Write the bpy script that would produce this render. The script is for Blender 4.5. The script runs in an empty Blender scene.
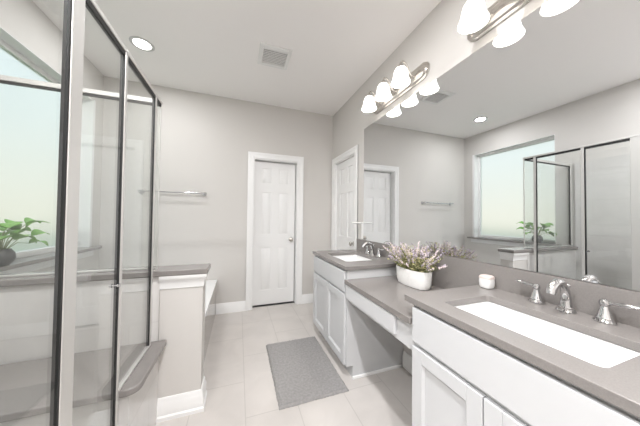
import bpy, bmesh, math, random
from mathutils import Vector, Matrix
random.seed(7)
S = bpy.context.scene
COL = S.collection

# ---------------------------------------------------------------- camera
cam_d = bpy.data.cameras.new('camera')
cam = bpy.data.objects.new('camera', cam_d)
COL.objects.link(cam)
S.camera = cam
Rv = Vector((0.9416167, -0.33650053, 0.01119759))
Uv = Vector((-0.01717192, -0.01478347, 0.99974325))
Fv = Vector((0.33624859, 0.94156723, 0.01969873))
m = Matrix.Identity(4)
for r in range(3):
    m[r][0], m[r][1], m[r][2] = Rv[r], Uv[r], -Fv[r]
m.translation = Vector((0, 0, 1.2488))
cam.matrix_world = m
cam_d.sensor_width = 36
cam_d.lens = 227.191 / 640 * 36
cam_d.clip_start = 0.02

# ---------------------------------------------------------------- world, exposure
SKY = 1.42          # daylight strength
CAN = 40.0         # watts, recessed lamps
BULB = 3.2         # watts, vanity bulbs
SHADE = 1.9        # glow of the lit glass shades
S.view_settings.view_transform = 'Standard'
S.view_settings.look = 'None'
S.view_settings.gamma = 1
S.view_settings.use_curve_mapping = False
S.view_settings.exposure = 0.07
cy = S.cycles
cy.use_denoising = True
cy.max_bounces = 12
cy.diffuse_bounces = 6
cy.glossy_bounces = 6
cy.transmission_bounces = 8
cy.transparent_max_bounces = 40
cy.sample_clamp_indirect = 6
cy.caustics_reflective = False
cy.caustics_refractive = True

w = bpy.data.worlds.new('sky')
S.world = w
w.use_nodes = True
nt = w.node_tree
bg = nt.nodes['Background']
bg.inputs['Strength'].default_value = SKY
tc = nt.nodes.new('ShaderNodeTexCoord')
sx = nt.nodes.new('ShaderNodeSeparateXYZ')
cr = nt.nodes.new('ShaderNodeValToRGB')
nt.links.new(tc.outputs['Generated'], sx.inputs[0])
nt.links.new(sx.outputs['Z'], cr.inputs[0])
nt.links.new(cr.outputs[0], bg.inputs['Color'])
e = cr.color_ramp.elements
e[0].position = 0.0; e[0].color = (1.0, 0.93, 0.76, 1)
e[1].position = 0.75; e[1].color = (0.70, 0.87, 1.0, 1)
k = e.new(0.25); k.color = (0.88, 0.97, 0.98, 1)

# ---------------------------------------------------------------- materials
def mat(name, col, rough=0.5, metal=0.0, noise=0.0, nscale=20.0, bump=0.0, bscale=60.0, spec=0.5, coat=0.0, emit=None, estr=0.0, sss=0.0):
    mt = bpy.data.materials.new(name)
    mt.use_nodes = True
    t = mt.node_tree
    b = t.nodes['Principled BSDF']
    b.inputs['Base Color'].default_value = (*col, 1)
    b.inputs['Roughness'].default_value = rough
    b.inputs['Metallic'].default_value = metal
    b.inputs['Specular IOR Level'].default_value = spec
    b.inputs['Coat Weight'].default_value = coat
    if emit:
        b.inputs['Emission Color'].default_value = (*emit, 1)
        b.inputs['Emission Strength'].default_value = estr
    g = t.nodes.new('ShaderNodeNewGeometry')
    if noise:
        n = t.nodes.new('ShaderNodeTexNoise'); n.inputs['Scale'].default_value = nscale
        n.inputs['Detail'].default_value = 6
        t.links.new(g.outputs['Position'], n.inputs['Vector'])
        r = t.nodes.new('ShaderNodeValToRGB')
        r.color_ramp.elements[0].position = 0.3; r.color_ramp.elements[1].position = 0.7
        r.color_ramp.elements[0].color = (*[c * (1 - noise) for c in col], 1)
        r.color_ramp.elements[1].color = (*[min(1, c * (1 + noise)) for c in col], 1)
        t.links.new(n.outputs[0], r.inputs[0])
        t.links.new(r.outputs[0], b.inputs['Base Color'])
    if bump:
        n = t.nodes.new('ShaderNodeTexNoise'); n.inputs['Scale'].default_value = bscale
        t.links.new(g.outputs['Position'], n.inputs['Vector'])
        bp = t.nodes.new('ShaderNodeBump'); bp.inputs['Strength'].default_value = bump
        bp.inputs['Distance'].default_value = 0.002
        t.links.new(n.outputs[0], bp.inputs['Height'])
        t.links.new(bp.outputs[0], b.inputs['Normal'])
    return mt

def tile_mat(name, c1, c2, grout, bw, bh, u='x', v='y', ou=0.0, ov=0.0, mortar=0.003, rough=0.35, off=0.5, vein=0.06):
    mt = bpy.data.materials.new(name)
    mt.use_nodes = True
    t = mt.node_tree
    b = t.nodes['Principled BSDF']
    b.inputs['Roughness'].default_value = rough
    g = t.nodes.new('ShaderNodeNewGeometry')
    s = t.nodes.new('ShaderNodeSeparateXYZ')
    t.links.new(g.outputs['Position'], s.inputs[0])
    c = t.nodes.new('ShaderNodeCombineXYZ')
    au = t.nodes.new('ShaderNodeMath'); au.inputs[1].default_value = ou
    av = t.nodes.new('ShaderNodeMath'); av.inputs[1].default_value = ov
    t.links.new(s.outputs[u.upper()], au.inputs[0]); t.links.new(s.outputs[v.upper()], av.inputs[0])
    t.links.new(au.outputs[0], c.inputs[0]); t.links.new(av.outputs[0], c.inputs[1])
    br = t.nodes.new('ShaderNodeTexBrick')
    br.inputs['Scale'].default_value = 1.0
    br.inputs['Brick Width'].default_value = bw
    br.inputs['Row Height'].default_value = bh
    br.inputs['Mortar Size'].default_value = mortar
    br.inputs['Mortar Smooth'].default_value = 0.3
    br.offset = off
    br.inputs['Color1'].default_value = (*c1, 1)
    br.inputs['Color2'].default_value = (*c2, 1)
    br.inputs['Mortar'].default_value = (*grout, 1)
    t.links.new(c.outputs[0], br.inputs['Vector'])
    n = t.nodes.new('ShaderNodeTexNoise'); n.inputs['Scale'].default_value = 3.5
    n.inputs['Detail'].default_value = 7; n.inputs['Distortion'].default_value = 1.2
    t.links.new(g.outputs['Position'], n.inputs['Vector'])
    mr = t.nodes.new('ShaderNodeMapRange')
    mr.inputs[1].default_value = 0.3; mr.inputs[2].default_value = 0.7
    mr.inputs[3].default_value = 1 - vein; mr.inputs[4].default_value = 1 + vein
    t.links.new(n.outputs[0], mr.inputs[0])
    mx = t.nodes.new('ShaderNodeVectorMath'); mx.operation = 'SCALE'
    t.links.new(br.outputs[0], mx.inputs[0]); t.links.new(mr.outputs[0], mx.inputs['Scale'])
    t.links.new(mx.outputs[0], b.inputs['Base Color'])
    return mt

M = {}
M['wall'] = mat('wall paint', (0.60, 0.58, 0.556), 0.7, bump=0.15, bscale=180)
M['ceiling'] = mat('ceiling paint', (0.90, 0.88, 0.87), 0.8, bump=0.15, bscale=150)
M['trim'] = mat('white trim paint', (0.82, 0.82, 0.815), 0.35)
M['door'] = mat('white door paint', (0.80, 0.80, 0.795), 0.4)
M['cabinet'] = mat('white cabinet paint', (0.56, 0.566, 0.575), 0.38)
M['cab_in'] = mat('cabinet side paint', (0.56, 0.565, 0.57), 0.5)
M['quartz'] = mat('taupe quartz', (0.222, 0.207, 0.197), 0.22, noise=0.07, nscale=260)
M['ceramic'] = mat('white ceramic', (0.76, 0.76, 0.755), 0.12, coat=0.5)
M['chrome'] = mat('polished chrome', (0.62, 0.62, 0.63), 0.06, 1.0)
M['nickel'] = mat('satin nickel', (0.62, 0.59, 0.55), 0.22, 1.0)
M['frame'] = mat('brushed silver frame', (0.66, 0.65, 0.63), 0.32, 0.55)
M['gasket'] = mat('dark seal', (0.012, 0.012, 0.012), 0.5)
M['dark'] = mat('painted gap shade', (0.03, 0.03, 0.03), 0.8)  # near-black colour standing in for shade in the door gap
M['tub'] = mat('white acrylic', (0.86, 0.86, 0.86), 0.12, coat=0.6)
M['apron'] = mat('glossy taupe apron', (0.29, 0.265, 0.24), 0.12, coat=0.6)
M['floor'] = tile_mat('floor tile', (0.565, 0.532, 0.505), (0.54, 0.51, 0.485), (0.46, 0.435, 0.41), 0.66, 0.332, 'y', 'x', 0.15, 0.6036, 0.0035, 0.3)
M['stile_x'] = tile_mat('shower tile on side', (0.60, 0.585, 0.57), (0.585, 0.57, 0.555), (0.54, 0.525, 0.51), 0.6, 0.3, 'y', 'z', 0, 0, 0.003, 0.2, vein=0.05)
M['stile_y'] = tile_mat('shower tile on end', (0.60, 0.585, 0.57), (0.585, 0.57, 0.555), (0.54, 0.525, 0.51), 0.6, 0.3, 'x', 'z', 0, 0, 0.003, 0.2, vein=0.05)
M['sfloor'] = tile_mat('shower floor mosaic', (0.50, 0.49, 0.47), (0.46, 0.45, 0.43), (0.40, 0.39, 0.38), 0.05, 0.05, 'x', 'y', 0, 0, 0.003, 0.4, off=0)
M['rug'] = mat('grey shag', (0.31, 0.30, 0.295), 0.95, noise=0.12, nscale=60, bump=1.0, bscale=300, spec=0.1)
M['pot_white'] = mat('white glazed pot', (0.80, 0.79, 0.77), 0.3, noise=0.03, nscale=60)
M['lid'] = mat('blush white lid', (0.62, 0.54, 0.51), 0.35)
M['pot_dark'] = mat('charcoal pot', (0.035, 0.037, 0.04), 0.35)
M['soil'] = mat('potting soil', (0.05, 0.035, 0.025), 0.95, noise=0.3, nscale=90)
M['stem'] = mat('green stems', (0.16, 0.20, 0.07), 0.6)
M['leaf'] = mat('fresh green leaf', (0.17, 0.40, 0.06), 0.4, noise=0.35, nscale=18)
M['herb'] = mat('grey green leaf', (0.42, 0.39, 0.20), 0.6, noise=0.4, nscale=40)
M['bloom'] = mat('lilac bloom', (0.56, 0.48, 0.58), 0.7, noise=0.3, nscale=70)
M['bloom_pale'] = mat('pale pink bloom', (0.78, 0.66, 0.68), 0.7, noise=0.15, nscale=70)
M['plastic'] = mat('white plastic', (0.80, 0.80, 0.79), 0.35)
M['ring'] = mat('ring paint', (0.60, 0.595, 0.59), 0.5)
M['vent'] = mat('painted vent shade', (0.12, 0.118, 0.115), 0.5)  # dark tone painted for the shade between the louvres
M['grass'] = mat('lawn', (0.14, 0.22, 0.09), 0.9, noise=0.3, nscale=4)
M['lamp'] = mat('lit diffuser', (0.9, 0.9, 0.88), 0.4, emit=(1.0, 0.97, 0.92), estr=9)
M['shade'] = mat('lit frosted shade', (0.92, 0.90, 0.86), 0.3, emit=(1.0, 0.965, 0.925), estr=SHADE)
M['bulb'] = mat('lit bulb', (1, 1, 1), 0.3, emit=(1.0, 0.92, 0.8), estr=14)

mm = bpy.data.materials.new('mirror silver'); mm.use_nodes = True
b = mm.node_tree.nodes['Principled BSDF']
b.inputs['Base Color'].default_value = (0.845, 0.86, 0.87, 1); b.inputs['Metallic'].default_value = 1; b.inputs['Roughness'].default_value = 0.0
M['mirror'] = mm

def clear_glass(name, tint, gl=1.0):
    mt = bpy.data.materials.new(name); mt.use_nodes = True
    t = mt.node_tree; t.nodes.clear()
    out = t.nodes.new('ShaderNodeOutputMaterial')
    mix = t.nodes.new('ShaderNodeMixShader')
    tr = t.nodes.new('ShaderNodeBsdfTransparent'); tr.inputs[0].default_value = (*tint, 1)
    gs = t.nodes.new('ShaderNodeBsdfGlossy'); gs.inputs['Roughness'].default_value = 0.0
    gs.inputs[0].default_value = (gl, gl, gl, 1)
    fr = t.nodes.new('ShaderNodeFresnel')
    ge = t.nodes.new('ShaderNodeNewGeometry')
    mp = t.nodes.new('ShaderNodeMapRange')
    mp.inputs[3].default_value = 1.5; mp.inputs[4].default_value = 1 / 1.5
    t.links.new(ge.outputs['Backfacing'], mp.inputs[0])
    t.links.new(mp.outputs[0], fr.inputs['IOR'])
    t.links.new(fr.outputs[0], mix.inputs[0])
    t.links.new(tr.outputs[0], mix.inputs[1]); t.links.new(gs.outputs[0], mix.inputs[2])
    t.links.new(mix.outputs[0], out.inputs[0])
    return mt
M['glass'] = clear_glass('clear shower glass', (0.965, 0.975, 0.97))
M['outer'] = clear_glass('clear outer glass face', (0.99, 0.99, 0.99))
# etched glass: scatters the daylight behind it
mt = bpy.data.materials.new('frosted glass'); mt.use_nodes = True
t = mt.node_tree; t.nodes.clear()
out = t.nodes.new('ShaderNodeOutputMaterial'); mix = t.nodes.new('ShaderNodeMixShader')
tl = t.nodes.new('ShaderNodeBsdfTranslucent'); tl.inputs[0].default_value = (0.89, 0.93, 0.95, 1)
rf = t.nodes.new('ShaderNodeBsdfRefraction'); rf.inputs['Roughness'].default_value = 0.55; rf.inputs['IOR'].default_value = 1.12
rf.inputs[0].default_value = (0.94, 0.95, 0.96, 1)
mix.inputs[0].default_value = 0.6
t.links.new(tl.outputs[0], mix.inputs[1]); t.links.new(rf.outputs[0], mix.inputs[2])
t.links.new(mix.outputs[0], out.inputs[0])
M['frost'] = mt

# ---------------------------------------------------------------- mesh helpers
class MB:
    def __init__(s, xf=None):
        s.bm = bmesh.new(); s.xf = xf
    def v(s, p):
        return s.bm.verts.new(s.xf(*p) if s.xf else p)
    def box(s, x0, x1, y0, y1, z0, z1):
        vs = [s.v((x, y, z)) for z in (z0, z1) for y in (y0, y1) for x in (x0, x1)]
        for f in ((0, 2, 3, 1), (4, 5, 7, 6), (0, 1, 5, 4), (2, 6, 7, 3), (0, 4, 6, 2), (1, 3, 7, 5)):
            s.bm.faces.new([vs[i] for i in f])
        return s
    def frustum(s, u0, u1, v0, v1, n0, n1, d):
        a = [s.v(p) for p in ((u0, v0, n0), (u1, v0, n0), (u1, v1, n0), (u0, v1, n0))]
        b = [s.v(p) for p in ((u0 + d, v0 + d, n1), (u1 - d, v0 + d, n1), (u1 - d, v1 - d, n1), (u0 + d, v1 - d, n1))]
        s.bm.faces.new(b); s.bm.faces.new(a[::-1])
        for i in range(4):
            j = (i + 1) % 4
            s.bm.faces.new((a[i], a[j], b[j], b[i]))
        return s
    def loft(s, rings, cap0=True, cap1=True):
        rr = [[s.v(p) for p in r] for r in rings]
        n = len(rr[0])
        for a, b in zip(rr, rr[1:]):
            for i in range(n):
                j = (i + 1) % n
                s.bm.faces.new((a[i], a[j], b[j], b[i]))
        if cap0: s.bm.faces.new(rr[0][::-1])
        if cap1: s.bm.faces.new(rr[-1])
        return s
    def lathe(s, prof, c=(0, 0, 0), axis='z', n=28, cap0=True, cap1=True, sx=1.0, sy=1.0):
        rings = []
        for r, h in prof:
            ring = []
            for i in range(n):
                a = 2 * math.pi * i / n
                p, q = r * math.cos(a) * sx, r * math.sin(a) * sy
                if axis == 'z': ring.append((c[0] + p, c[1] + q, c[2] + h))
                elif axis == 'x': ring.append((c[0] + h, c[1] + p, c[2] + q))
                else: ring.append((c[0] + q, c[1] + h, c[2] + p))
            rings.append(ring)
        return s.loft(rings, cap0, cap1)
    def tube(s, pts, rad, n=12, flat=1.0):
        pts = [Vector(p) for p in pts]
        if not isinstance(rad, (list, tuple)): rad = [rad] * len(pts)
        rings = []
        ref = None
        for i, p in enumerate(pts):
            d = (pts[min(i + 1, len(pts) - 1)] - pts[max(i - 1, 0)]).normalized()
            if ref is None:
                ref = Vector((0, 0, 1)) if abs(d.z) < 0.9 else Vector((0, 1, 0))
            a = d.cross(ref).normalized(); b = a.cross(d).normalized(); ref = b
            rings.append([tuple(p + a * rad[i] * math.cos(t) + b * rad[i] * flat * math.sin(t)) for t in [2 * math.pi * k / n for k in range(n)]])
        return s.loft(rings)
    def prism(s, poly, z0, z1):
        return s.loft([[(x, y, z0) for x, y in poly], [(x, y, z1) for x, y in poly]])
    def plate_with_hole(s, outer, hole, z0, z1):
        es = []
        for lp in (outer, hole):
            vs = [s.v((x, y, z1)) for x, y in lp]
            for i in range(len(vs)):
                es.append(s.bm.edges.new((vs[i], vs[(i + 1) % len(vs)])))
        r = bmesh.ops.triangle_fill(s.bm, use_beauty=True, edges=es, normal=(0, 0, 1))
        fs = [g for g in r['geom'] if isinstance(g, bmesh.types.BMFace)]
        ex = bmesh.ops.extrude_face_region(s.bm, geom=fs)
        vv = [g for g in ex['geom'] if isinstance(g, bmesh.types.BMVert)]
        bmesh.ops.translate(s.bm, verts=vv, vec=(0, 0, z0 - z1))
        return s

def link(name, mb, material, parent=None, origin=None, bevel=0.0, seg=2, smooth=True, recalc=True):
    bm = mb.bm
    if recalc: bmesh.ops.recalc_face_normals(bm, faces=bm.faces[:])
    o0 = Vector(parent['_o']) if parent is not None else Vector(origin) if origin else Vector((0, 0, 0))
    bmesh.ops.translate(bm, verts=bm.verts[:], vec=-o0)
    me = bpy.data.meshes.new(name); bm.to_mesh(me); bm.free()
    if isinstance(material, (list, tuple)):
        for x in material: me.materials.append(x)
    else: me.materials.append(material)
    if smooth:
        me.shade_smooth()
        me.set_sharp_from_angle(angle=math.radians(38))
    o = bpy.data.objects.new(name, me); COL.objects.link(o)
    if parent is not None:
        o.parent = parent; o['_o'] = list(o0)
    else:
        o.location = o0; o['_o'] = list(o0)
    if bevel:
        bv = o.modifiers.new('bevel', 'BEVEL'); bv.width = bevel; bv.segments = seg
        bv.limit_method = 'ANGLE'; bv.angle_limit = math.radians(40); bv.harden_normals = True
    return o

def tag(o, label=None, cat=None, group=None, kind=None):
    if label: o['label'] = label
    if cat: o['category'] = cat
    if group: o['group'] = group
    if kind: o['kind'] = kind
    return o

def empty(name, loc, label=None, cat=None, group=None, kind=None):
    o = bpy.data.objects.new(name, None); COL.objects.link(o)
    o.location = loc; o['_o'] = list(loc); o.empty_display_size = 0.1
    return tag(o, label, cat, group, kind)

def kids(o): return [c for c in COL.objects if c.parent == o]
def copy_tree(o, parent=None):
    c = o.copy(); COL.objects.link(c); c.parent = parent
    for ch in kids(o): copy_tree(ch, c)
    return c

def rrect(x0, x1, y0, y1, r, n=6):
    pts = []
    for cx, cy_, a0 in ((x1 - r, y1 - r, 0), (x0 + r, y1 - r, 90), (x0 + r, y0 + r, 180), (x1 - r, y0 + r, 270)):
        for i in range(n + 1):
            a = math.radians(a0 + 90 * i / n)
            pts.append((cx + r * math.cos(a), cy_ + r * math.sin(a)))
    return pts

# ---------------------------------------------------------------- the room
W, L, D, H = 1.338, -1.45, 3.2, 2.81
YN = -1.7
def struct(name, mb, m_, **k): return tag(link(name, mb, m_, **k), kind='structure')

struct('floor', MB().box(L - 0.2, W + 0.15, YN, D + 0.5, -0.1, 0), M['floor'], smooth=False)
struct('ceiling', MB().box(L - 0.2, W + 0.15, YN, D + 0.5, H, H + 0.1), M['ceiling'], smooth=False)
# far wall, with the closet doorway
DX0, DX1, DZ = 0.18, 0.80, 2.05
mb = MB()
mb.box(L - 0.2, DX0, D, D + 0.14, 0, H); mb.box(DX1, W + 0.15, D, D + 0.14, 0, H); mb.box(DX0, DX1, D, D + 0.14, DZ, H)
struct('wall_far', mb, M['wall'], smooth=False)
# right wall, with its doorway
RY0, RY1 = 2.475, 3.10
mb = MB()
mb.box(W, W + 0.14, YN, RY0, 0, H); mb.box(W, W + 0.14, RY1, D, 0, H); mb.box(W, W + 0.14, RY0, RY1, DZ, H)
struct('wall_right', mb, M['wall'], smooth=False)
# left wall, with the window opening
WY0, WY1, WZ0, WZ1 = 1.855, 3.0, 0.90, 2.44
mb = MB()
mb.box(L - 0.15, L, YN, WY0, 0, H); mb.box(L - 0.15, L, WY1, D, 0, H)
mb.box(L - 0.15, L, WY0, WY1, 0, WZ0); mb.box(L - 0.15, L, WY0, WY1, WZ1, H)
struct('wall_left', mb, M['wall'], smooth=False)
struct('wall_near', MB().box(L - 0.15, W + 0.15, YN - 0.12, YN, 0, H), M['wall'], smooth=False)
# tiled lining of the shower
struct('wall_shower_side', MB().box(L, L + 0.012, 0.1, 1.66, 0, 2.0), M['stile_x'], smooth=False)
struct('wall_shower_near', MB().box(L, -0.44, 0.0, 0.1, 0, H), M['stile_y'], smooth=False)
struct('floor_shower', MB().box(L + 0.012, -0.53, 0.1, 1.25, 0, 0.02), M['sfloor'], smooth=False)

def baseboard(mb_, axis, c, a0, a1, s, z=0.0, h=0.13, t_=0.016):
    prof = [(0, 0), (t_, 0), (t_, h * 0.68), (t_ * 0.62, h * 0.78), (t_ * 0.55, h * 0.9), (t_ * 0.25, h), (0, h)]
    def P(n, zz, a): return (a, c + s * n, z + zz) if axis == 'x' else (c + s * n, a, z + zz)
    mb_.loft([[P(n, zz, a0) for n, zz in prof], [P(n, zz, a1) for n, zz in prof]])
mb = MB(); baseboard(mb, 'x', D, -0.255, DX0 - 0.075, -1); baseboard(mb, 'x', D, DX1 + 0.075, W, -1)
struct('baseboard_far', mb, M['trim'])
mb = MB(); baseboard(mb, 'y', W, 0.89, 1.59, -1)
struct('baseboard_right', mb, M['trim'])

# ground outside the window
tag(link('lawn', MB().box(-30, L - 0.25, -20, 25, -0.5, -0.4), M['grass'], smooth=False), kind='structure')

# ---------------------------------------------------------------- doors
def casing(mb_, u0, u1, v1, wd=0.076, t_=0.02):
    # profile across the casing: n outward (negative n faces the room)
    mb_.box(u0 - wd, u0, 0, v1 + wd, 0, t_ * 0.7); mb_.box(u1, u1 + wd, 0, v1 + wd, 0, t_ * 0.7)
    mb_.box(u0, u1, v1, v1 + wd, 0, t_ * 0.7)
    mb_.box(u0 - wd, u0 - wd * 0.6, 0, v1 + wd, 0, t_); mb_.box(u1 + wd * 0.6, u1 + wd, 0, v1 + wd, 0, t_)
    mb_.box(u0 - wd * 0.6, u1 + wd * 0.6, v1 + wd * 0.6, v1 + wd, 0, t_)
def six_panel(mb_, u0, u1, v0, v1, n1, th=0.035):
    n0 = n1 - th
    w_ = u1 - u0; st = 0.105 * w_ / 0.62; cm = 0.10
    mb_.box(u0, u1, v0, v1, n0, n1 - 0.009)
    cu = (u0 + u1) / 2
    rows = [(v0 + 0.20, v0 + 0.80), (v0 + 0.98, v0 + 1.58), (v0 + 1.70, v0 + 1.92)]
    mb_.box(u0, u0 + st, v0, v1, n1 - 0.009, n1); mb_.box(u1 - st, u1, v0, v1, n1 - 0.009, n1)
    mb_.box(cu - cm / 2, cu + cm / 2, v0, v1, n1 - 0.009, n1)
    rails = [(v0, rows[0][0]), (rows[0][1], rows[1][0]), (rows[1][1], rows[2][0]), (rows[2][1], v1)]
    for a, b_ in rails:
        mb_.box(u0 + st, cu - cm / 2, a, b_, n1 - 0.009, n1); mb_.box(cu + cm / 2, u1 - st, a, b_, n1 - 0.009, n1)
    for a, b_ in rows:
        for p, q in ((u0 + st, cu - cm / 2), (cu + cm / 2, u1 - st)):
            mb_.frustum(p + 0.012, q - 0.012, a + 0.012, b_ - 0.012, n1 - 0.009, n1 - 0.001, 0.018)
def knob(parent, c, dirv, xf_axis):
    prof = [(0.028, 0), (0.030, 0.003), (0.028, 0.008), (0.012, 0.012), (0.010, 0.030), (0.020, 0.036), (0.028, 0.045), (0.029, 0.054), (0.022, 0.063), (0.008, 0.067)]
    mb_ = MB(); mb_.lathe([(r, h * dirv) for r, h in prof], c, xf_axis, 24)
    return link('knob', mb_, M['nickel'], parent)

d1 = empty('door_1', (0.49, D, 0), 'closed white six-panel door with a satin knob, centred on the far wall', 'door', kind='structure')
mp1 = lambda u, v, n: (u, D - n, v)
mb = MB(mp1); casing(mb, DX0, DX1, DZ); link('casing', mb, M['trim'], d1, bevel=0.003)
mb = MB(); mb.box(DX0, DX0 + 0.012, D, D + 0.14, 0, DZ); mb.box(DX1 - 0.012, DX1, D, D + 0.14, 0, DZ); mb.box(DX0 + 0.012, DX1 - 0.012, D, D + 0.14, DZ - 0.012, DZ)
link('jamb', mb, M['trim'], d1)
mb = MB(lambda u, v, n: (u, D + 0.09 - n, v)); six_panel(mb, DX0 + 0.016, DX1 - 0.024, 0.018, DZ - 0.02, 0)
sl = link('slab', mb, M['door'], d1)
knob(sl, (DX1 - 0.08, D + 0.09, 0.925), -1, 'y')
link('gap_shade', MB().box(DX0, DX1, D + 0.07, D + 0.14, 0, 0.006), M['dark'], d1)  # flat strip, painted near-black as the shade under the door
struct('shade_backing', MB().box(DX0 - 0.1, DX1 + 0.1, D + 0.3, D + 0.32, 0, DZ + 0.1), M['dark'])  # sheet behind the doorway, its near-black colour stands for closet shade

d2 = empty('door_2', (W, 2.79, 0), 'closed white six-panel door in the right wall beyond the far vanity', 'door', kind='structure')
mp2 = lambda u, v, n: (W - n, u, v)
mb = MB(mp2); casing(mb, RY0, RY1, DZ); link('casing', mb, M['trim'], d2, bevel=0.003)
mb = MB(); mb.box(W, W + 0.14, RY0, RY0 + 0.012, 0, DZ); mb.box(W, W + 0.14, RY1 - 0.012, RY1, 0, DZ); mb.box(W, W + 0.14, RY0 + 0.012, RY1 - 0.012, DZ - 0.012, DZ)
link('jamb', mb, M['trim'], d2)
mb = MB(lambda u, v, n: (W + 0.03 - n, u, v)); six_panel(mb, RY0 + 0.016, RY1 - 0.016, 0.012, DZ - 0.016, 0)
sl = link('slab', mb, M['door'], d2)
knob(sl, (W + 0.03, RY0 + 0.07, 0.925), -1, 'x')

# ---------------------------------------------------------------- window
wn = empty('window_1', (L, 2.42, WZ0), 'large frosted window in the left wall above the tub', 'window', kind='structure')
mb = MB()
x0, x1 = L - 0.13, L - 0.085
fw = 0.045
mb.box(x0, x1, WY0, WY0 + fw, WZ0 + 0.02, WZ1); mb.box(x0, x1, WY1 - fw, WY1, WZ0 + 0.02, WZ1)
mb.box(x0, x1, WY0 + fw, WY1 - fw, WZ0 + 0.02, WZ0 + 0.02 + fw); mb.box(x0, x1, WY0 + fw, WY1 - fw, WZ1 - fw, WZ1)
link('window_frame', mb, M['trim'], wn, bevel=0.003)
mb = MB(); xi, xo = L - 0.104, L - 0.112
ya, yb, za, zb_ = WY0 + fw, WY1 - fw, WZ0 + 0.02 + fw, WZ1 - fw
mb.box(xo, xi, ya, yb, za, zb_)
pane = link('pane', mb, [M['frost'], M['outer']], wn, smooth=False)
for p in pane.data.polygons:
    p.material_index = 0 if p.normal.x > 0.5 else 1
# white reveal boards
mb = MB()
mb.box(L - 0.085, L + 0.012, WY1 - 0.006, WY1 + 0.03, WZ0 + 0.02, WZ1 + 0.004)
mb.box(L - 0.085, L + 0.003, WY0 + 0.0005, WY0 + 0.006, WZ0 + 0.02, WZ1 - 0.006)
mb.box(L - 0.085, L + 0.003, WY0 + 0.0005, WY1 - 0.006, WZ1 - 0.006, WZ1 - 0.0005)
link('reveal', mb, M['trim'], wn, bevel=0.002)
link('window_sill', MB().box(L - 0.13, L + 0.075, WY0 - 0.06, WY1 + 0.09, WZ0 - 0.008, WZ0 + 0.02), M['quartz'], wn, bevel=0.003)
link('apron_board', MB().box(L, L + 0.018, WY0 - 0.03, WY1 + 0.06, WZ0 - 0.075, WZ0 - 0.008), M['trim'], wn, bevel=0.003)

# ---------------------------------------------------------------- half wall between shower and tub
KX = -0.212; KY0, KY1 = 1.66, 1.79
kw = empty('wall_shower_half', (-0.8, 1.72, 0), kind='structure')
link('body', MB().box(-0.452, KX, KY0, KY1, 0, 0.875), M['wall'], kw, bevel=0.004)
link('tiled_body', MB().box(L, -0.452, KY0 - 0.006, KY1, 0, 0.875), M['stile_y'], kw)
link('cap', MB().box(L, KX + 0.03, KY0 - 0.028, KY1 + 0.012, 0.877, 0.913), M['quartz'], kw, bevel=0.007, seg=3)
mb = MB()
pr_ = [(0, 0.79), (0.006, 0.795), (0.008, 0.835), (0.018, 0.85), (0.024, 0.862), (0.024, 0.877), (0, 0.877)]
rings = []
def around(n):  # the moulding runs along the near face and wraps the end
    return [(-0.452, KY0 - n), (KX + n, KY0 - n), (KX + n, KY1)]
for i in range(3):
    rings.append([(*around(n)[i], z) for n, z in pr_])
mb.loft(rings); link('moulding', mb, M['trim'], kw)
mb = MB()
pr_ = [(0, 0), (0.024, 0), (0.024, 0.022), (0.017, 0.03), (0.017, 0.09), (0.011, 0.102), (0.010, 0.118), (0.005, 0.13), (0, 0.13)]
rings = []
for i in range(3):
    rings.append([(*around(n)[i], z) for n, z in pr_])
mb.loft(rings); link('baseboard', mb, M['trim'], kw)

# bench with slab that runs out under the fixed glass
bn = empty('shower_bench', (-0.93, 1.43, 0), 'taupe stone bench slab on a tiled base, crossing the shower along the half wall', 'bench')
poly = [(L + 0.012, 1.632), (L + 0.012, 1.228)]
r_ = 0.05
for i in range(9):
    a = math.radians(-90 + 90 * i / 8)
    poly.append((-0.405 - r_ + r_ * math.cos(a), 1.228 + r_ + r_ * math.sin(a)))
poly.append((-0.405, 1.652)); poly.append((-0.62, 1.652))
link('slab', MB().prism(poly, 0.455, 0.487), M['quartz'], bn, bevel=0.007, seg=3)
link('tiled_base', MB().box(L + 0.014, -0.446, 1.25, 1.652, 0.0, 0.454), M['stile_x'], bn)
# low curb under the door
link('shower_curb', MB().box(-0.53, -0.43, 0.1, 1.2275, 0.0, 0.09), M['quartz'], None, origin=(-0.48, 0.6, 0), bevel=0.006)
tag(COL.objects['shower_curb'], 'low stone curb under the shower door and near glass panel', 'curb')

# ---------------------------------------------------------------- shower enclosure
SX, SZ = -0.482, 1.96
en = empty('shower_enclosure', (SX, 0.9, 0.09), 'tall framed clear-glass shower enclosure with silver posts at left', 'shower enclosure')
def bar(name, x0, x1, y0, y1, z0, z1, m_='frame', bev=0.003): return link(name, MB().box(x0, x1, y0, y1, z0, z1), M[m_], en, bevel=bev)
CT, BT = 0.9135, 0.4875
bar('header_rail', SX - 0.010, SX + 0.010, 0.1, 1.706, SZ - 0.002, SZ + 0.016)
bar('return_rail', L + 0.012, SX - 0.016, 1.688, 1.712, SZ - 0.002, SZ + 0.026)
bar('wall_channel', L + 0.012, L + 0.03, 1.69, 1.71, CT, SZ - 0.002)
bar('end_post', SX - 0.004, SX + 0.004, 1.694, 1.704, CT, SZ - 0.002)
bar('post', SX - 0.009, SX + 0.009, 1.582, 1.605, BT, SZ - 0.002)
bar('post', SX - 0.009, SX + 0.009, 1.204, 1.226, 0.09, SZ - 0.002)
bar('post', SX - 0.009, SX + 0.009, 0.872, 0.928, 0.09, SZ - 0.002)
bar('wall_channel', SX - 0.015, SX + 0.015, 0.1, 0.125, 0.09, SZ - 0.002)
bar('bottom_rail', SX - 0.010, SX + 0.010, 1.226, 1.582, BT, BT + 0.012)
bar('bottom_rail', L + 0.03, SX - 0.010, 1.692, 1.708, CT, CT + 0.012)
bar('bottom_rail', SX - 0.010, SX + 0.010, 0.125, 0.872, 0.09, 0.105)
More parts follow.
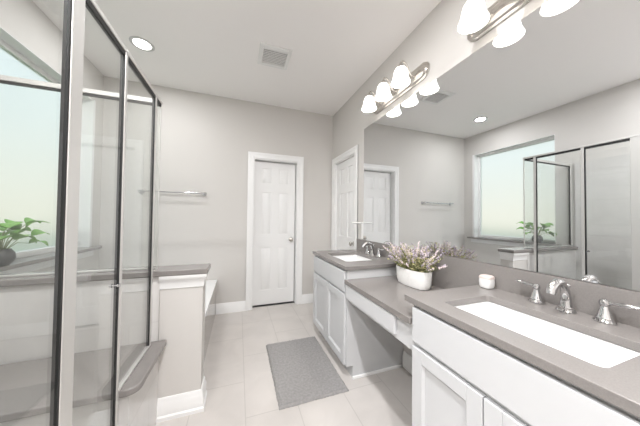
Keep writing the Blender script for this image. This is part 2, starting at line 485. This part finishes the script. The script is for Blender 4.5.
def pane_y(name, y0, y1, z0, z1, par=en, edge=True):
    g_ = link(name, MB().box(SX - 0.004, SX + 0.004, y0, y1, z0, z1), M['glass'], par, smooth=False)
    q = 0.007; s_ = 0.0075
    mb_ = MB()
    if edge: mb_.box(SX - s_, SX + s_, y1 - q, y1, z0, z1)
    mb_.box(SX - s_, SX + s_, y0, y1 - q, z1 - 0.019, z1)
    link('seal', mb_, M['gasket'], g_, smooth=False)
    return g_
pane_y('glass_panel', 1.605, 1.694, CT + 0.001, SZ - 0.002, edge=False)
pane_y('glass_panel', 1.226, 1.582, BT + 0.012, SZ - 0.002)
dr = pane_y('shower_door', 0.930, 1.202, 0.10, SZ - 0.004)
pane_y('glass_panel', 0.125, 0.870, 0.105, SZ - 0.002)
g_ = link('glass_panel', MB().box(L + 0.03, SX - 0.010, 1.696, 1.704, CT + 0.012, SZ - 0.002), M['glass'], en, smooth=False)
mb = MB(); mb.box(L + 0.03, SX - 0.010, 1.693, 1.707, SZ - 0.014, SZ - 0.002); mb.box(L + 0.03, L + 0.038, 1.693, 1.707, CT + 0.012, SZ - 0.014)
link('seal', mb, M['gasket'], g_, smooth=False)
mb = MB(); mb.lathe([(0.003, -0.018), (0.008, -0.018), (0.008, -0.010), (0.004, -0.008), (0.004, 0.008), (0.008, 0.010), (0.008, 0.018), (0.003, 0.018)], (SX, 1.185, 0.955), 'x', 20)
link('handle', mb, M['chrome'], dr)

# ---------------------------------------------------------------- bathtub
AX = -0.258
bt = empty('bathtub', ((L + AX) / 2, 2.5, 0), 'white bathtub with wide deck and glossy taupe apron below the window', 'bathtub')
TY0, TY1 = KY1 + 0.004, D - 0.004
TZ = 0.44
outer = [(L + 0.003, TY0), (AX + 0.012, TY0), (AX + 0.012, TY1), (L + 0.003, TY1)]
def oval(cx, cyy, a, b_, n=40, p=2.6):
    o_ = []
    for i in range(n):
        t_ = 2 * math.pi * i / n
        c_, s_ = math.cos(t_), math.sin(t_)
        o_.append((cx + a * abs(c_) ** (2 / p) * (1 if c_ >= 0 else -1), cyy + b_ * abs(s_) ** (2 / p) * (1 if s_ >= 0 else -1)))
    return o_
TC = ((L + AX) / 2, (TY0 + TY1) / 2)
link('rim', MB().plate_with_hole(outer, oval(*TC, 0.44, 0.58), TZ - 0.03, TZ), M['tub'], bt, bevel=0.006, seg=3)
mb = MB()
rings = []
for dz, k in ((0, 1.0), (-0.05, 0.985), (-0.2, 0.93), (-0.33, 0.86), (-0.385, 0.76), (-0.39, 0.6)):
    rings.append([(x, y, TZ - 0.012 + dz) for x, y in oval(*TC, 0.44 * k, 0.58 * k)])
mb.loft(rings, cap0=False)
o = link('basin', mb, M['tub'], bt); so = o.modifiers.new('solid', 'SOLIDIFY'); so.thickness = 0.006; so.offset = -1
link('apron', MB().box(AX - 0.02, AX, TY0, TY1, 0.0, TZ - 0.031), M['apron'], bt)

# ---------------------------------------------------------------- vanities
CX, FX = 0.775, 0.800     # counter edge, cabinet face
CZ = 0.876
def shaker(parent, name, y0, y1, z0, z1, rail=0.058):
    mb_ = MB(lambda u, v, n: (FX - n, u, v))
    t0, t1 = 0.0005, 0.020
    mb_.box(y0, y0 + rail, z0, z1, t0, t1); mb_.box(y1 - rail, y1, z0, z1, t0, t1)
    mb_.box(y0 + rail, y1 - rail, z0, z0 + rail, t0, t1); mb_.box(y0 + rail, y1 - rail, z1 - rail, z1, t0, t1)
    # sloped inner lip and flat centre
    a0, a1, b0, b1 = y0 + rail, y1 - rail, z0 + rail, z1 - rail
    l_ = 0.010
    for q in (((a0, b0), (a1, b0), (a1 - l_, b0 + l_), (a0 + l_, b0 + l_)), ((a1, b0), (a1, b1), (a1 - l_, b1 - l_), (a1 - l_, b0 + l_)),
              ((a1, b1), (a0, b1), (a0 + l_, b1 - l_), (a1 - l_, b1 - l_)), ((a0, b1), (a0, b0), (a0 + l_, b0 + l_), (a0 + l_, b1 - l_))):
        vs = [mb_.v((q[i][0], q[i][1], t1 - 0.002 if i < 2 else 0.007)) for i in range(4)] + [mb_.v((q[i][0], q[i][1], t0)) for i in range(4)]
        for f in ((0, 1, 2, 3), (4, 7, 6, 5), (0, 4, 5, 1), (1, 5, 6, 2), (2, 6, 7, 3), (3, 7, 4, 0)):
            mb_.bm.faces.new([vs[i] for i in f])
    mb_.box(a0 + l_, a1 - l_, b0 + l_, b1 - l_, t0, 0.007)
    return link(name, mb_, M['cabinet'], parent, bevel=0.0025)
def slabfront(parent, name, y0, y1, z0, z1):
    return link(name, MB().box(FX - 0.020, FX - 0.0005, y0, y1, z0, z1), M['cabinet'], parent, bevel=0.004, seg=3)

def cabinet(name, y0, y1, label, base=0.10, doors=2):
    r = empty(name, ((FX + W) / 2, (y0 + y1) / 2, 0), label, 'cabinet')
    zt = CZ - 0.032
    for a in (y0, y1 - 0.018):                              # side panels notched at the toe
        link('side_panel', MB(lambda x, z, y: (x, y, z)).loft([[(FX, base, q), (FX + 0.055, base, q), (FX + 0.055, 0, q), (W - 0.003, 0, q), (W - 0.003, zt, q), (FX, zt, q)] for q in (a, a + 0.018)]), M['cab_in'], r)
    mb_ = MB(); mb_.box(FX + 0.02, W - 0.003, y0 + 0.018, y1 - 0.018, base, base + 0.016); mb_.box(W - 0.012, W - 0.003, y0 + 0.018, y1 - 0.018, base + 0.016, zt)
    link('carcass', mb_, M['cab_in'], r)
    mb_ = MB()
    mb_.box(FX, FX + 0.019, y0 + 0.018, y0 + 0.05, base, zt); mb_.box(FX, FX + 0.019, y1 - 0.05, y1 - 0.018, base, zt)
    mb_.box(FX, FX + 0.019, y0 + 0.05, y1 - 0.05, zt - 0.05, zt); mb_.box(FX, FX + 0.019, y0 + 0.05, y1 - 0.05, 0.64, 0.68); mb_.box(FX, FX + 0.019, y0 + 0.05, y1 - 0.05, base, base + 0.045)
    link('face_frame', mb_, M['cabinet'], r)
    link('toe_kick', MB().box(FX + 0.055, FX + 0.068, y0 + 0.018, y1 - 0.018, 0, base), M['cab_in'], r)
    slabfront(r, 'false_front', y0 + 0.012, y1 - 0.012, 0.672, 0.832)
    n = doors; wdt = (y1 - y0 - 0.024 + 0.004) / n
    for i in range(n):
        a = y0 + 0.012 + i * wdt
        shaker(r, 'cabinet_door', a, a + wdt - 0.004, base + 0.012, 0.652)
    return r
FYA, FYB = 1.595, 2.385
NYA, NYB = 0.20, 0.885
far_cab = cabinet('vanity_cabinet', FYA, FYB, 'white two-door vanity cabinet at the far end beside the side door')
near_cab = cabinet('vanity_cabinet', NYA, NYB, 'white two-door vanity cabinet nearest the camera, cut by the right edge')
# shoe moulding at the foot of the far cabinet's side
mb = MB(); mb.box(FX + 0.05, W - 0.02, FYA - 0.014, FYA, 0, 0.022)
link('shoe_moulding', mb, M['trim'], far_cab, bevel=0.004)

# knee-space drawer box between the cabinets
dk = empty('vanity_drawer_unit', (1.07, 1.24, 0.62), 'shallow white drawer front spanning the open knee space between the cabinets', 'drawer unit')
zt = 0.739
mb = MB(); mb.box(FX, FX + 0.019, NYB + 0.002, FYA - 0.002, 0.612, zt); mb.box(FX + 0.019, FX + 0.30, NYB + 0.10, NYB + 0.115, 0.64, zt); mb.box(FX + 0.019, FX + 0.30, FYA - 0.06, FYA - 0.045, 0.64, zt)
mb.box(FX + 0.30, FX + 0.315, NYB + 0.002, FYA - 0.002, 0.64, zt)
link('frame', mb, M['cab_in'], dk)
slabfront(dk, 'drawer_front', 1.005, FYA - 0.010, 0.634, 0.736)
mb = MB(); mb.box(W - 0.022, W - 0.003, NYB + 0.002, FYA - 0.002, 0.66, zt)
link('wall_cleat', mb, M['cab_in'], dk)

# counters
def counter(name, y0, y1, hole, label):
    r = empty(name, ((CX + W) / 2, (y0 + y1) / 2, CZ - 0.03), label, 'countertop')
    outer_ = [(CX, y0), (W - 0.002, y0), (W - 0.002, y1), (CX, y1)]
    link('slab', MB().plate_with_hole(outer_, rrect(*hole, 0.022), CZ - 0.03, CZ), M['quartz'], r, bevel=0.003)
    return r
FH = (0.868, 1.212, 1.752, 2.215)
NH = (0.874, 1.162, 0.303, 0.783)
c_far = counter('countertop', 1.575, 2.405, FH, 'taupe stone counter holding the far sink, set above the desk counter')
c_near = counter('countertop', 0.10, 0.922, NH, 'taupe stone counter holding the near sink at right edge')
r_ = 0.02
c_mid = empty('countertop', ((CX + W) / 2, 1.25, 0.742), 'lower taupe stone desk counter under the lavender planter', 'countertop')
link('slab', MB().box(CX + 0.002, W - 0.002, NYB + 0.001, FYA - 0.001, 0.742, 0.772), M['quartz'], c_mid, bevel=0.004, seg=3)
# front overhang of the desk counter reaches past both cabinet faces
link('front_overhang', MB().prism([(CX, 0.91), (CX + 0.0015, 0.90), (CX + 0.0015, FYA - 0.002), (CX, FYA - 0.002)], 0.742, 0.772), M['quartz'], c_mid)
# backsplash stays one piece along the wall
bs = MB(); bs.box(W - 0.021, W - 0.0005, 0.10, NYB, CZ + 0.0005, 1.0)
bs.box(W - 0.021, W - 0.0005, NYB, 0.9225, CZ + 0.0005, 1.0); bs.box(W - 0.021, W - 0.0005, 0.9225, 1.5745, 0.7725, 1.0)
bs.box(W - 0.021, W - 0.0005, 1.5745, 2.39, CZ + 0.0005, 1.0)
tag(link('backsplash', bs, M['quartz'], None, origin=(W - 0.01, 1.2, 0.7725), smooth=False), 'taupe stone backsplash strip running along the wall below the mirror', 'backsplash')

# sinks
def sink(hole, label, tz):
    x0_, x1_, y0_, y1_ = hole
    r = empty('undermount_sink', ((x0_ + x1_) / 2, (y0_ + y1_) / 2, tz - 0.15), label, 'sink')
    mb_ = MB(); rings_ = []
    for dz, ins, rad in ((0, -0.012, 0.03), (-0.008, -0.006, 0.03), (-0.02, -0.002, 0.028), (-0.085, 0.012, 0.035), (-0.112, 0.028, 0.045), (-0.122, 0.06, 0.05)):
        rings_.append([(x, y, tz + dz) for x, y in rrect(x0_ + ins, x1_ - ins, y0_ + ins, y1_ - ins, rad)])
    mb_.loft(rings_, cap0=False)
    o_ = link('basin', mb_, M['ceramic'], r)
    s_ = o_.modifiers.new('solid', 'SOLIDIFY'); s_.thickness = 0.007; s_.offset = -1
    mb_ = MB(); mb_.lathe([(0.022, 0), (0.022, 0.003), (0.016, 0.004), (0.012, 0.002)], ((x0_ + x1_) / 2, (y0_ + y1_) / 2, tz - 0.1215), 'z', 24)
    link('drain', mb_, M['chrome'], r)
sink(NH, 'white rectangular undermount sink in the near counter', CZ - 0.032)
sink(FH, 'white rectangular undermount sink in the far counter beside the side door', CZ - 0.032)

# faucets
def faucet(y, x=1.268, label=''):
    z0 = CZ + 0.0005
    r = empty('faucet', (x, y, z0), label, 'faucet')
    # spout: flared foot, body rising and arching over the bowl
    mb_ = MB(); mb_.lathe([(0.029, 0), (0.030, 0.004), (0.027, 0.009), (0.0235, 0.013), (0.024, 0.018), (0.021, 0.022)], (x, y, z0), 'z', 28)
    link('spout_foot', mb_, M['chrome'], r, bevel=0)
    ctrl = [(0, 0.020, 0.020), (0.001, 0.04, 0.0175), (0.0, 0.065, 0.0155), (-0.006, 0.088, 0.0145), (-0.018, 0.107, 0.0145), (-0.036, 0.119, 0.0145),
            (-0.058, 0.122, 0.0148), (-0.078, 0.116, 0.0155), (-0.094, 0.103, 0.0165), (-0.101, 0.090, 0.0165), (-0.104, 0.080, 0.015)]
    mb_ = MB(); mb_.tube([(x + a, y, z0 + b_) for a, b_, c_ in ctrl], [c_ for a, b_, c_ in ctrl], 20)
    link('spout', mb_, M['chrome'], r)
    mb_ = MB(); mb_.lathe([(0.003, 0), (0.003, 0.035), (0.007, 0.038), (0.008, 0.044), (0.004, 0.050)], (x + 0.018, y, z0 + 0.06), 'z', 14)
    link('lift_rod', mb_, M['chrome'], r)
    for s_ in (1, -1):
        hy = y + s_ * 0.102; hx = x + 0.008
        mb_ = MB(); mb_.lathe([(0.028, 0), (0.029, 0.004), (0.026, 0.009), (0.0225, 0.013), (0.0225, 0.018), (0.0195, 0.022), (0.017, 0.034), (0.013, 0.048), (0.0105, 0.058), (0.0135, 0.062), (0.0145, 0.070), (0.0125, 0.078), (0.006, 0.083)], (hx, hy, z0), 'z', 28)
        h_ = link('handle', mb_, M['chrome'], r)
        mb_ = MB(); pts_ = [(hx, hy, z0 + 0.070), (hx + 0.001, hy + s_ * 0.02, z0 + 0.073), (hx + 0.002, hy + s_ * 0.04, z0 + 0.074), (hx + 0.003, hy + s_ * 0.058, z0 + 0.075), (hx + 0.004, hy + s_ * 0.074, z0 + 0.077), (hx + 0.005, hy + s_ * 0.082, z0 + 0.078)]
        mb_.tube(pts_, [0.0075, 0.0075, 0.0095, 0.0108, 0.0095, 0.004], 14, 0.75)
        link('lever', mb_, M['chrome'], h_)
    return r
faucet(0.543, label='polished chrome two-handle faucet behind the near sink')
faucet(1.975, label='polished chrome two-handle faucet behind the far sink')

# ---------------------------------------------------------------- mirror
tag(link('wall_mirror', MB().box(W - 0.008, W - 0.001, 0.05, 2.258, 1.003, 2.262), [M['mirror'], M['frame']], None, origin=(W - 0.004, 1.15, 1.003), smooth=False),
    'large frameless wall mirror running above both vanities', 'mirror')
mo = COL.objects['wall_mirror']
for p in mo.data.polygons: p.material_index = 0 if p.normal.x < -0.5 else 1

# white arm beside the mirror
ta = empty('towel_holder', (W, 2.285, 1.0), 'small white towel arm sticking out of the wall at the far edge of the mirror', 'towel holder')
link('wall_plate', MB().box(W - 0.012, W - 0.0005, 2.268, 2.300, 1.01, 1.20), M['plastic'], ta, bevel=0.003)
mb = MB(); mb.tube([(W - 0.010, 2.284, 1.19), (W - 0.06, 2.284, 1.191), (W - 0.135, 2.284, 1.191)], [0.010, 0.010, 0.009], 12)
link('arm', mb, M['plastic'], ta)

# ---------------------------------------------------------------- vanity lights
def sconce(yc, label, lamps=3):
    zc_ = 2.395
    r = empty('vanity_light', (W, yc, zc_), label, 'wall light')
    half = 0.375; hh = 0.068
    def octo(h_, v_, ch, n): return [(W - n, yc + a, zc_ + b_) for a, b_ in ((-h_ + ch, -v_), (h_ - ch, -v_), (h_ - ch * .35, -v_ * .72), (h_, -v_ * .25), (h_, v_ * .25), (h_ - ch * .35, v_ * .72), (h_ - ch, v_), (-h_ + ch, v_), (-h_ + ch * .35, v_ * .72), (-h_, v_ * .25), (-h_, -v_ * .25), (-h_ + ch * .35, -v_ * .72))]
    mb_ = MB(); mb_.loft([octo(half, hh, 0.06, 0.0005), octo(half, hh, 0.06, 0.008), octo(half - 0.008, hh - 0.008, 0.057, 0.013), octo(half - 0.018, hh - 0.018, 0.05, 0.013), octo(half - 0.024, hh - 0.024, 0.046, 0.022), octo(half - 0.04, hh - 0.036, 0.03, 0.027)])
    link('back_plate', mb_, M['nickel'], r)
    for i in range(lamps):
        y = yc + (i - 1) * 0.230
        xs = 1.185; zt_ = 2.445
        mb_ = MB(); mb_.tube([(W - 0.024, y, zc_), (W - 0.05, y, zc_ + 0.01), (W - 0.078, y, zc_ + 0.045), (W - 0.098, y, zt_ + 0.034), (W - 0.122, y, zt_ + 0.052), (xs + 0.012, y, zt_ + 0.050), (xs + 0.002, y, zt_ + 0.034), (xs, y, zt_ + 0.012)], [0.009, 0.007, 0.007, 0.007, 0.007, 0.007, 0.008, 0.009], 12)
        mb_.lathe([(0.018, 0), (0.018, 0.006), (0.010, 0.012)][::-1], (W - 0.030, y, zc_), 'x', 16)
        am = link('arm', mb_, M['nickel'], r)
        mb_ = MB(); mb_.lathe([(0.010, 0.018), (0.020, 0.012), (0.026, 0.0), (0.027, -0.016), (0.024, -0.018)], (xs, y, zt_), 'z', 20)
        link('socket_cup', mb_, M['nickel'], am)
        prof = [(0.022, -0.004), (0.036, -0.012), (0.048, -0.030), (0.054, -0.054), (0.058, -0.080), (0.063, -0.100), (0.071, -0.118), (0.074, -0.126), (0.074, -0.129)]
        mb_ = MB(); mb_.lathe(prof, (xs, y, zt_), 'z', 32, cap0=False, cap1=False)
        sh = link('glass_shade', mb_, M['shade'], r)
        s_ = sh.modifiers.new('solid', 'SOLIDIFY'); s_.thickness = 0.003; s_.offset = -1
        mb_ = MB(); mb_.lathe([(0.012, -0.018), (0.013, -0.028), (0.020, -0.040), (0.022, -0.050), (0.017, -0.060), (0.006, -0.066)], (xs, y, zt_), 'z', 20)
        link('bulb', mb_, M['bulb'], sh)
        ld = bpy.data.lights.new('bulb_light', 'POINT'); ld.energy = BULB; ld.color = (1.0, 0.965, 0.93); ld.shadow_soft_size = 0.012
        lo = bpy.data.objects.new('bulb_light', ld); COL.objects.link(lo)
        lo.parent = r; lo.location = (xs - W, y - yc, zt_ - 0.084 - zc_)
    return r
sconce(1.690, 'three-shade satin nickel vanity light above the far end of the mirror')
sconce(0.640, 'three-shade satin nickel vanity light above the near sink, cut by the top edge')

# ---------------------------------------------------------------- ceiling fixtures
def can(x, y, label=None, power=1.0):
    r = empty('recessed_light', (x, y, H), label or 'round white recessed ceiling light above the tub', 'ceiling light')
    mb_ = MB(); mb_.lathe([(0.066, -0.002), (0.070, -0.006), (0.088, -0.005), (0.094, -0.0005)], (x, y, H), 'z', 40, False, False)
    mb_.lathe([(0.066, -0.002), (0.060, -0.0008)], (x, y, H), 'z', 40, False, False)
    link('trim_ring', mb_, M['ring'], r)
    mb_ = MB(); mb_.lathe([(0.066, -0.0035), (0.064, -0.0055), (0.04, -0.0075), (0.01, -0.008)], (x, y, H), 'z', 40)
    link('diffuser', mb_, M['lamp'], r)
    ld = bpy.data.lights.new('can_light', 'AREA'); ld.shape = 'DISK'; ld.size = 0.12; ld.energy = CAN * power; ld.color = (0.985, 0.985, 1.0)
    lo = bpy.data.objects.new('can_light', ld); COL.objects.link(lo); lo.parent = r; lo.location = (0, 0, -0.012)
    return r
can(-0.855, 2.47, power=0.25)
can(-0.95, 0.55, 'added unseen fill light over the shower, shaped as a recessed can', 0.5)  # this can and the ones below are unseen, added to brighten the room
can(0.15, 0.55, 'added fill light over the floor outside the camera view, shaped as a recessed can')
can(0.15, -0.75, 'added unseen fill light near the back of the room, shaped as a recessed can')
can(-0.95, -0.75, 'added unseen fill light in the back corner of the room, shaped as a recessed can')

vt = empty('ceiling_vent', (0.30, 2.21, H), 'square white louvred exhaust vent in the ceiling', 'vent')
mb = MB()
vx0, vx1, vy0, vy1 = 0.152, 0.448, 2.062, 2.358
gx0, gx1, gy0, gy1 = 0.19, 0.412, 2.115, 2.315
zz0, zz1 = H - 0.014, H - 0.0005
mb.box(vx0, gx0, vy0, vy1, zz0, zz1); mb.box(gx1, vx1, vy0, vy1, zz0, zz1); mb.box(gx0, gx1, vy0, gy0, zz0, zz1); mb.box(gx0, gx1, gy1, vy1, zz0, zz1)
link('cover_frame', mb, M['plastic'], vt, bevel=0.005, seg=3)
link('vent_shade', MB().box(gx0, gx1, gy0, gy1, H - 0.002, H - 0.0006), M['vent'], vt)  # thin sheet on the ceiling, shade of the vent gaps put into its colour
for i in range(9):
    y = gy0 + 0.011 + i * 0.0222
    mb = MB(); mb.loft([[(x_, y + 0.001, H - 0.013), (x_, y - 0.001, H - 0.013), (x_, y - 0.005, H - 0.004), (x_, y - 0.003, H - 0.004)] for x_ in (gx0, gx1)])
    link('louvre', mb, M['plastic'], vt, smooth=False)

# ---------------------------------------------------------------- towel bar on the far wall
tb = empty('towel_bar', (-0.745, D, 1.53), 'straight chrome towel bar on the far wall left of the closet door', 'towel bar')
mb = MB(); mb.tube([(-1.075, D - 0.065, 1.53), (-0.415, D - 0.065, 1.53)], 0.009, 16)
link('bar', mb, M['chrome'], tb)
for x_ in (-1.075, -0.415):
    mb = MB(); mb.lathe([(0.026, -0.0005), (0.026, -0.006), (0.016, -0.012), (0.011, -0.022), (0.011, -0.052), (0.015, -0.058), (0.015, -0.072), (0.009, -0.077)], (x_, D, 1.53), 'y', 24)
    link('bracket', mb, M['chrome'], tb)

# ---------------------------------------------------------------- bath rug
mb = MB()
nx, ny = 46, 70
rx0, rx1, ry0, ry1 = 0.268, 0.770, 1.49, 2.268
grid = []
for j in range(ny + 1):
    row = []
    for i in range(nx + 1):
        e_ = min(i, nx - i, j, ny - j)
        base_ = 0.004 if e_ == 0 else (0.011 if e_ == 2 else 0.015)
        jx = random.uniform(-1, 1) * 0.002; jy = random.uniform(-1, 1) * 0.002
        row.append(mb.v((rx0 + (rx1 - rx0) * i / nx + jx, ry0 + (ry1 - ry0) * j / ny + jy, base_ + random.uniform(0, 0.004) * (e_ > 0))))
    grid.append(row)
for j in range(ny):
    for i in range(nx):
        mb.bm.faces.new((grid[j][i], grid[j][i + 1], grid[j + 1][i + 1], grid[j + 1][i]))
bot = [[mb.v((rx0 + (rx1 - rx0) * i, ry0 + (ry1 - ry0) * j, 0.0008)) for i in (0, 1)] for j in (0, 1)]
rim_ = [grid[0][i] for i in range(nx + 1)] + [grid[j][nx] for j in range(1, ny + 1)] + [grid[ny][i] for i in range(nx - 1, -1, -1)] + [grid[j][0] for j in range(ny - 1, 0, -1)]
low = [mb.bm.verts.new((v_.co.x, v_.co.y, 0.0008)) for v_ in rim_]
for i in range(len(rim_)):
    j = (i + 1) % len(rim_); mb.bm.faces.new((rim_[j], rim_[i], low[i], low[j]))
mb.bm.faces.new(low[::-1])
tag(link('bath_rug', mb, M['rug'], None, origin=(0.519, 1.879, 0.0), smooth=True), 'grey shaggy rectangular bath rug lying on the floor tiles', 'rug')

# ---------------------------------------------------------------- soap jar
jr = empty('ceramic_jar', (1.278, 0.865, CZ + 0.0005), 'small white rounded ceramic jar on the corner of near counter', 'jar')
def sq(r_a, h_): return [(1.278 + x, 0.865 + y, CZ + 0.0008 + h_) for x, y in oval(0, 0, r_a, r_a, 28, 3.2)]
mb = MB(); mb.loft([sq(0.023, 0), sq(0.028, 0.004), sq(0.0305, 0.015), sq(0.0318, 0.035), sq(0.0305, 0.052)])
link('body', mb, M['ceramic'], jr)
mb = MB(); mb.loft([sq(0.0315, 0.0522), sq(0.0318, 0.055), sq(0.029, 0.064), sq(0.023, 0.068), sq(0.010, 0.069)])
link('lid', mb, M['lid'], jr)

# ---------------------------------------------------------------- lavender planter
PX, PY, PZ = 1.185, 1.318, 0.7725
lp = empty('lavender_planter', (PX, PY, PZ), 'oval white planter of lilac lavender on the lower desk counter', 'planter')
def el(a, b_, h_): return [(PX + x, PY + y, PZ + h_) for x, y in oval(0, 0, a, b_, 40, 2.5)]
mb = MB(); mb.loft([el(0.054, 0.128, 0), el(0.060, 0.134, 0.004), el(0.067, 0.145, 0.035), el(0.070, 0.150, 0.118), el(0.069, 0.149, 0.121), el(0.062, 0.142, 0.120), el(0.060, 0.138, 0.100)])
link('pot', mb, M['pot_white'], lp)
mb = MB(); mb.loft([el(0.058, 0.136, 0.095), el(0.058, 0.136, 0.104)]); link('soil', mb, M['soil'], lp)
def blade(mb_, p, d, ln, wd, droop=0.2):
    d = Vector(d).normalized(); side = d.cross(Vector((random.uniform(-1, 1), random.uniform(-1, 1), 1))).normalized()
    nrm = side.cross(d).normalized()
    a = mb_.v(p); q = Vector(p) + d * ln * 0.5
    b1 = mb_.v(q + side * wd); b2 = mb_.v(q - side * wd); c_ = mb_.v(Vector(p) + d * ln - Vector((0, 0, droop * ln)))
    mid = mb_.v(q + nrm * wd * 0.4)
    for f in ((a, b1, mid), (a, mid, b2), (b1, c_, mid), (mid, c_, b2)): mb_.bm.faces.new(f)
st_, lf_, bl_, bp_ = MB(), MB(), MB(), MB()
rnd = random.Random(11)
for k_ in range(190):
    t_ = rnd.uniform(0, 2 * math.pi); rr = math.sqrt(rnd.random())
    bx_, by_ = PX + 0.05 * rr * math.cos(t_), PY + 0.125 * rr * math.sin(t_)
    outx, outy = 0.085 * rr * math.cos(t_) + rnd.uniform(-0.025, 0.025), 0.13 * rr * math.sin(t_) + rnd.uniform(-0.03, 0.055)
    ht = rnd.uniform(0.06, 0.205) * (1 - 0.30 * rr)
    p0 = Vector((bx_, by_, PZ + 0.10)); p1 = p0 + Vector((outx * 0.35, outy * 0.35, ht * 0.6)); p2 = p0 + Vector((outx, outy, ht + 0.02))
    p2.x = min(p2.x, W - 0.035); p1.x = min(p1.x, W - 0.04)
    st_.tube([p0, p1, p2], [0.0013, 0.0011, 0.0008], 4)
    for q_ in range(9):
        f = rnd.uniform(0.15, 0.95)
        p = p0.lerp(p1, f / 0.55) if f < 0.55 else p1.lerp(p2, (f - 0.55) / 0.45)
        a = rnd.uniform(0, 6.28)
        dd = (math.cos(a), math.sin(a), rnd.uniform(0.1, 0.9))
        blade(lf_, p, dd, rnd.uniform(0.018, 0.036), rnd.uniform(0.0025, 0.0046))
    if rnd.random() < 0.58:
        tgt = bl_ if rnd.random() < 0.6 else bp_
        for q_ in range(11):
            p = p1.lerp(p2, 0.45 + 0.6 * q_ / 10); a = rnd.uniform(0, 6.28)
            c_ = p + Vector((math.cos(a), math.sin(a), rnd.uniform(-0.4, 0.6))) * 0.0045
            c_.x = min(c_.x, W - 0.03)
            s_ = rnd.uniform(0.0028, 0.0050)
            r8 = bmesh.ops.create_icosphere(tgt.bm, subdivisions=1, radius=s_)
            bmesh.ops.translate(tgt.bm, verts=r8['verts'], vec=c_)
for mbx in (lf_,):
    for v_ in mbx.bm.verts: v_.co.x = min(v_.co.x, W - 0.026)
tag(link('stems', st_, M['stem'], lp), kind='stuff')
tag(link('leaves', lf_, M['herb'], lp, smooth=False, recalc=False), kind='stuff')
tag(link('lilac_blossoms', bl_, M['bloom'], lp), kind='stuff')
tag(link('pale_blossoms', bp_, M['bloom_pale'], lp), kind='stuff')

# ---------------------------------------------------------------- plant on the window sill
QX, QY, QZ = -1.425, 2.05, WZ0 + 0.0205
pp = empty('potted_plant', (QX, QY, QZ), 'leafy green plant in a round charcoal pot on the window sill', 'plant')
mb = MB(); mb.lathe([(0.030, 0), (0.040, 0.003), (0.055, 0.022), (0.062, 0.048), (0.058, 0.078), (0.046, 0.096), (0.044, 0.104), (0.039, 0.104), (0.040, 0.09)], (QX, QY, QZ), 'z', 32)
link('pot', mb, M['pot_dark'], pp)
mb = MB(); mb.lathe([(0.039, 0.082), (0.039, 0.094)], (QX, QY, QZ), 'z', 24); link('soil', mb, M['soil'], pp)
st_, lf_ = MB(), MB()
rnd = random.Random(5)
def leaf(mb_, p, d, up, ln, wd):
    d = Vector(d).normalized(); side = d.cross(Vector(up)).normalized(); n_ = side.cross(d)
    cols = []
    for i in range(8):
        t_ = i / 7
        wv = wd * math.sin(math.pi * min(1, t_ * 0.96 + 0.02)) ** 0.75 * (1 - 0.35 * t_)
        c_ = Vector(p) + d * ln * t_ + n_ * (0.18 * ln * math.sin(math.pi * t_) - 0.22 * ln * t_ * t_)
        cols.append([mb_.v(c_ - side * wv + n_ * wv * 0.25), mb_.v(c_), mb_.v(c_ + side * wv + n_ * wv * 0.25)])
    for a, b_ in zip(cols, cols[1:]):
        for i in range(2): mb_.bm.faces.new((a[i], a[i + 1], b_[i + 1], b_[i]))
for k_ in range(24):
    a = 2 * math.pi * k_ / 24 * 3 + rnd.uniform(-.3, .3)
    reach = rnd.uniform(0.05, 0.165); hh_ = rnd.uniform(0.03, 0.17)
    dx_ = math.cos(a) * reach * (0.42 if math.cos(a) < 0 else 0.8); dy_ = math.sin(a) * reach
    p0 = Vector((QX + dx_ * 0.12, QY + dy_ * 0.12, QZ + 0.09)); p2 = Vector((QX + dx_, QY + dy_, QZ + 0.10 + hh_))
    p1 = p0.lerp(p2, 0.5) + Vector((0, 0, 0.03))
    st_.tube([p0, p1, p2], [0.0022, 0.002, 0.0016], 6)
    leaf(lf_, p2, (dx_ * 0.8 + rnd.uniform(-.02, .02), dy_ + rnd.uniform(-.03, .03), rnd.uniform(-0.03, 0.06)), (rnd.uniform(-.3, .5), rnd.uniform(-.3, .3), 1), rnd.uniform(0.085, 0.11), rnd.uniform(0.042, 0.056))
for v_ in lf_.bm.verts: v_.co.x = max(v_.co.x, L - 0.08)
link('stems', st_, M['stem'], pp)
o = link('foliage', lf_, M['leaf'], pp, recalc=False)
s_ = o.modifiers.new('solid', 'SOLIDIFY'); s_.thickness = 0.0008

for o in COL.objects:
    if '_o' in o: del o['_o']
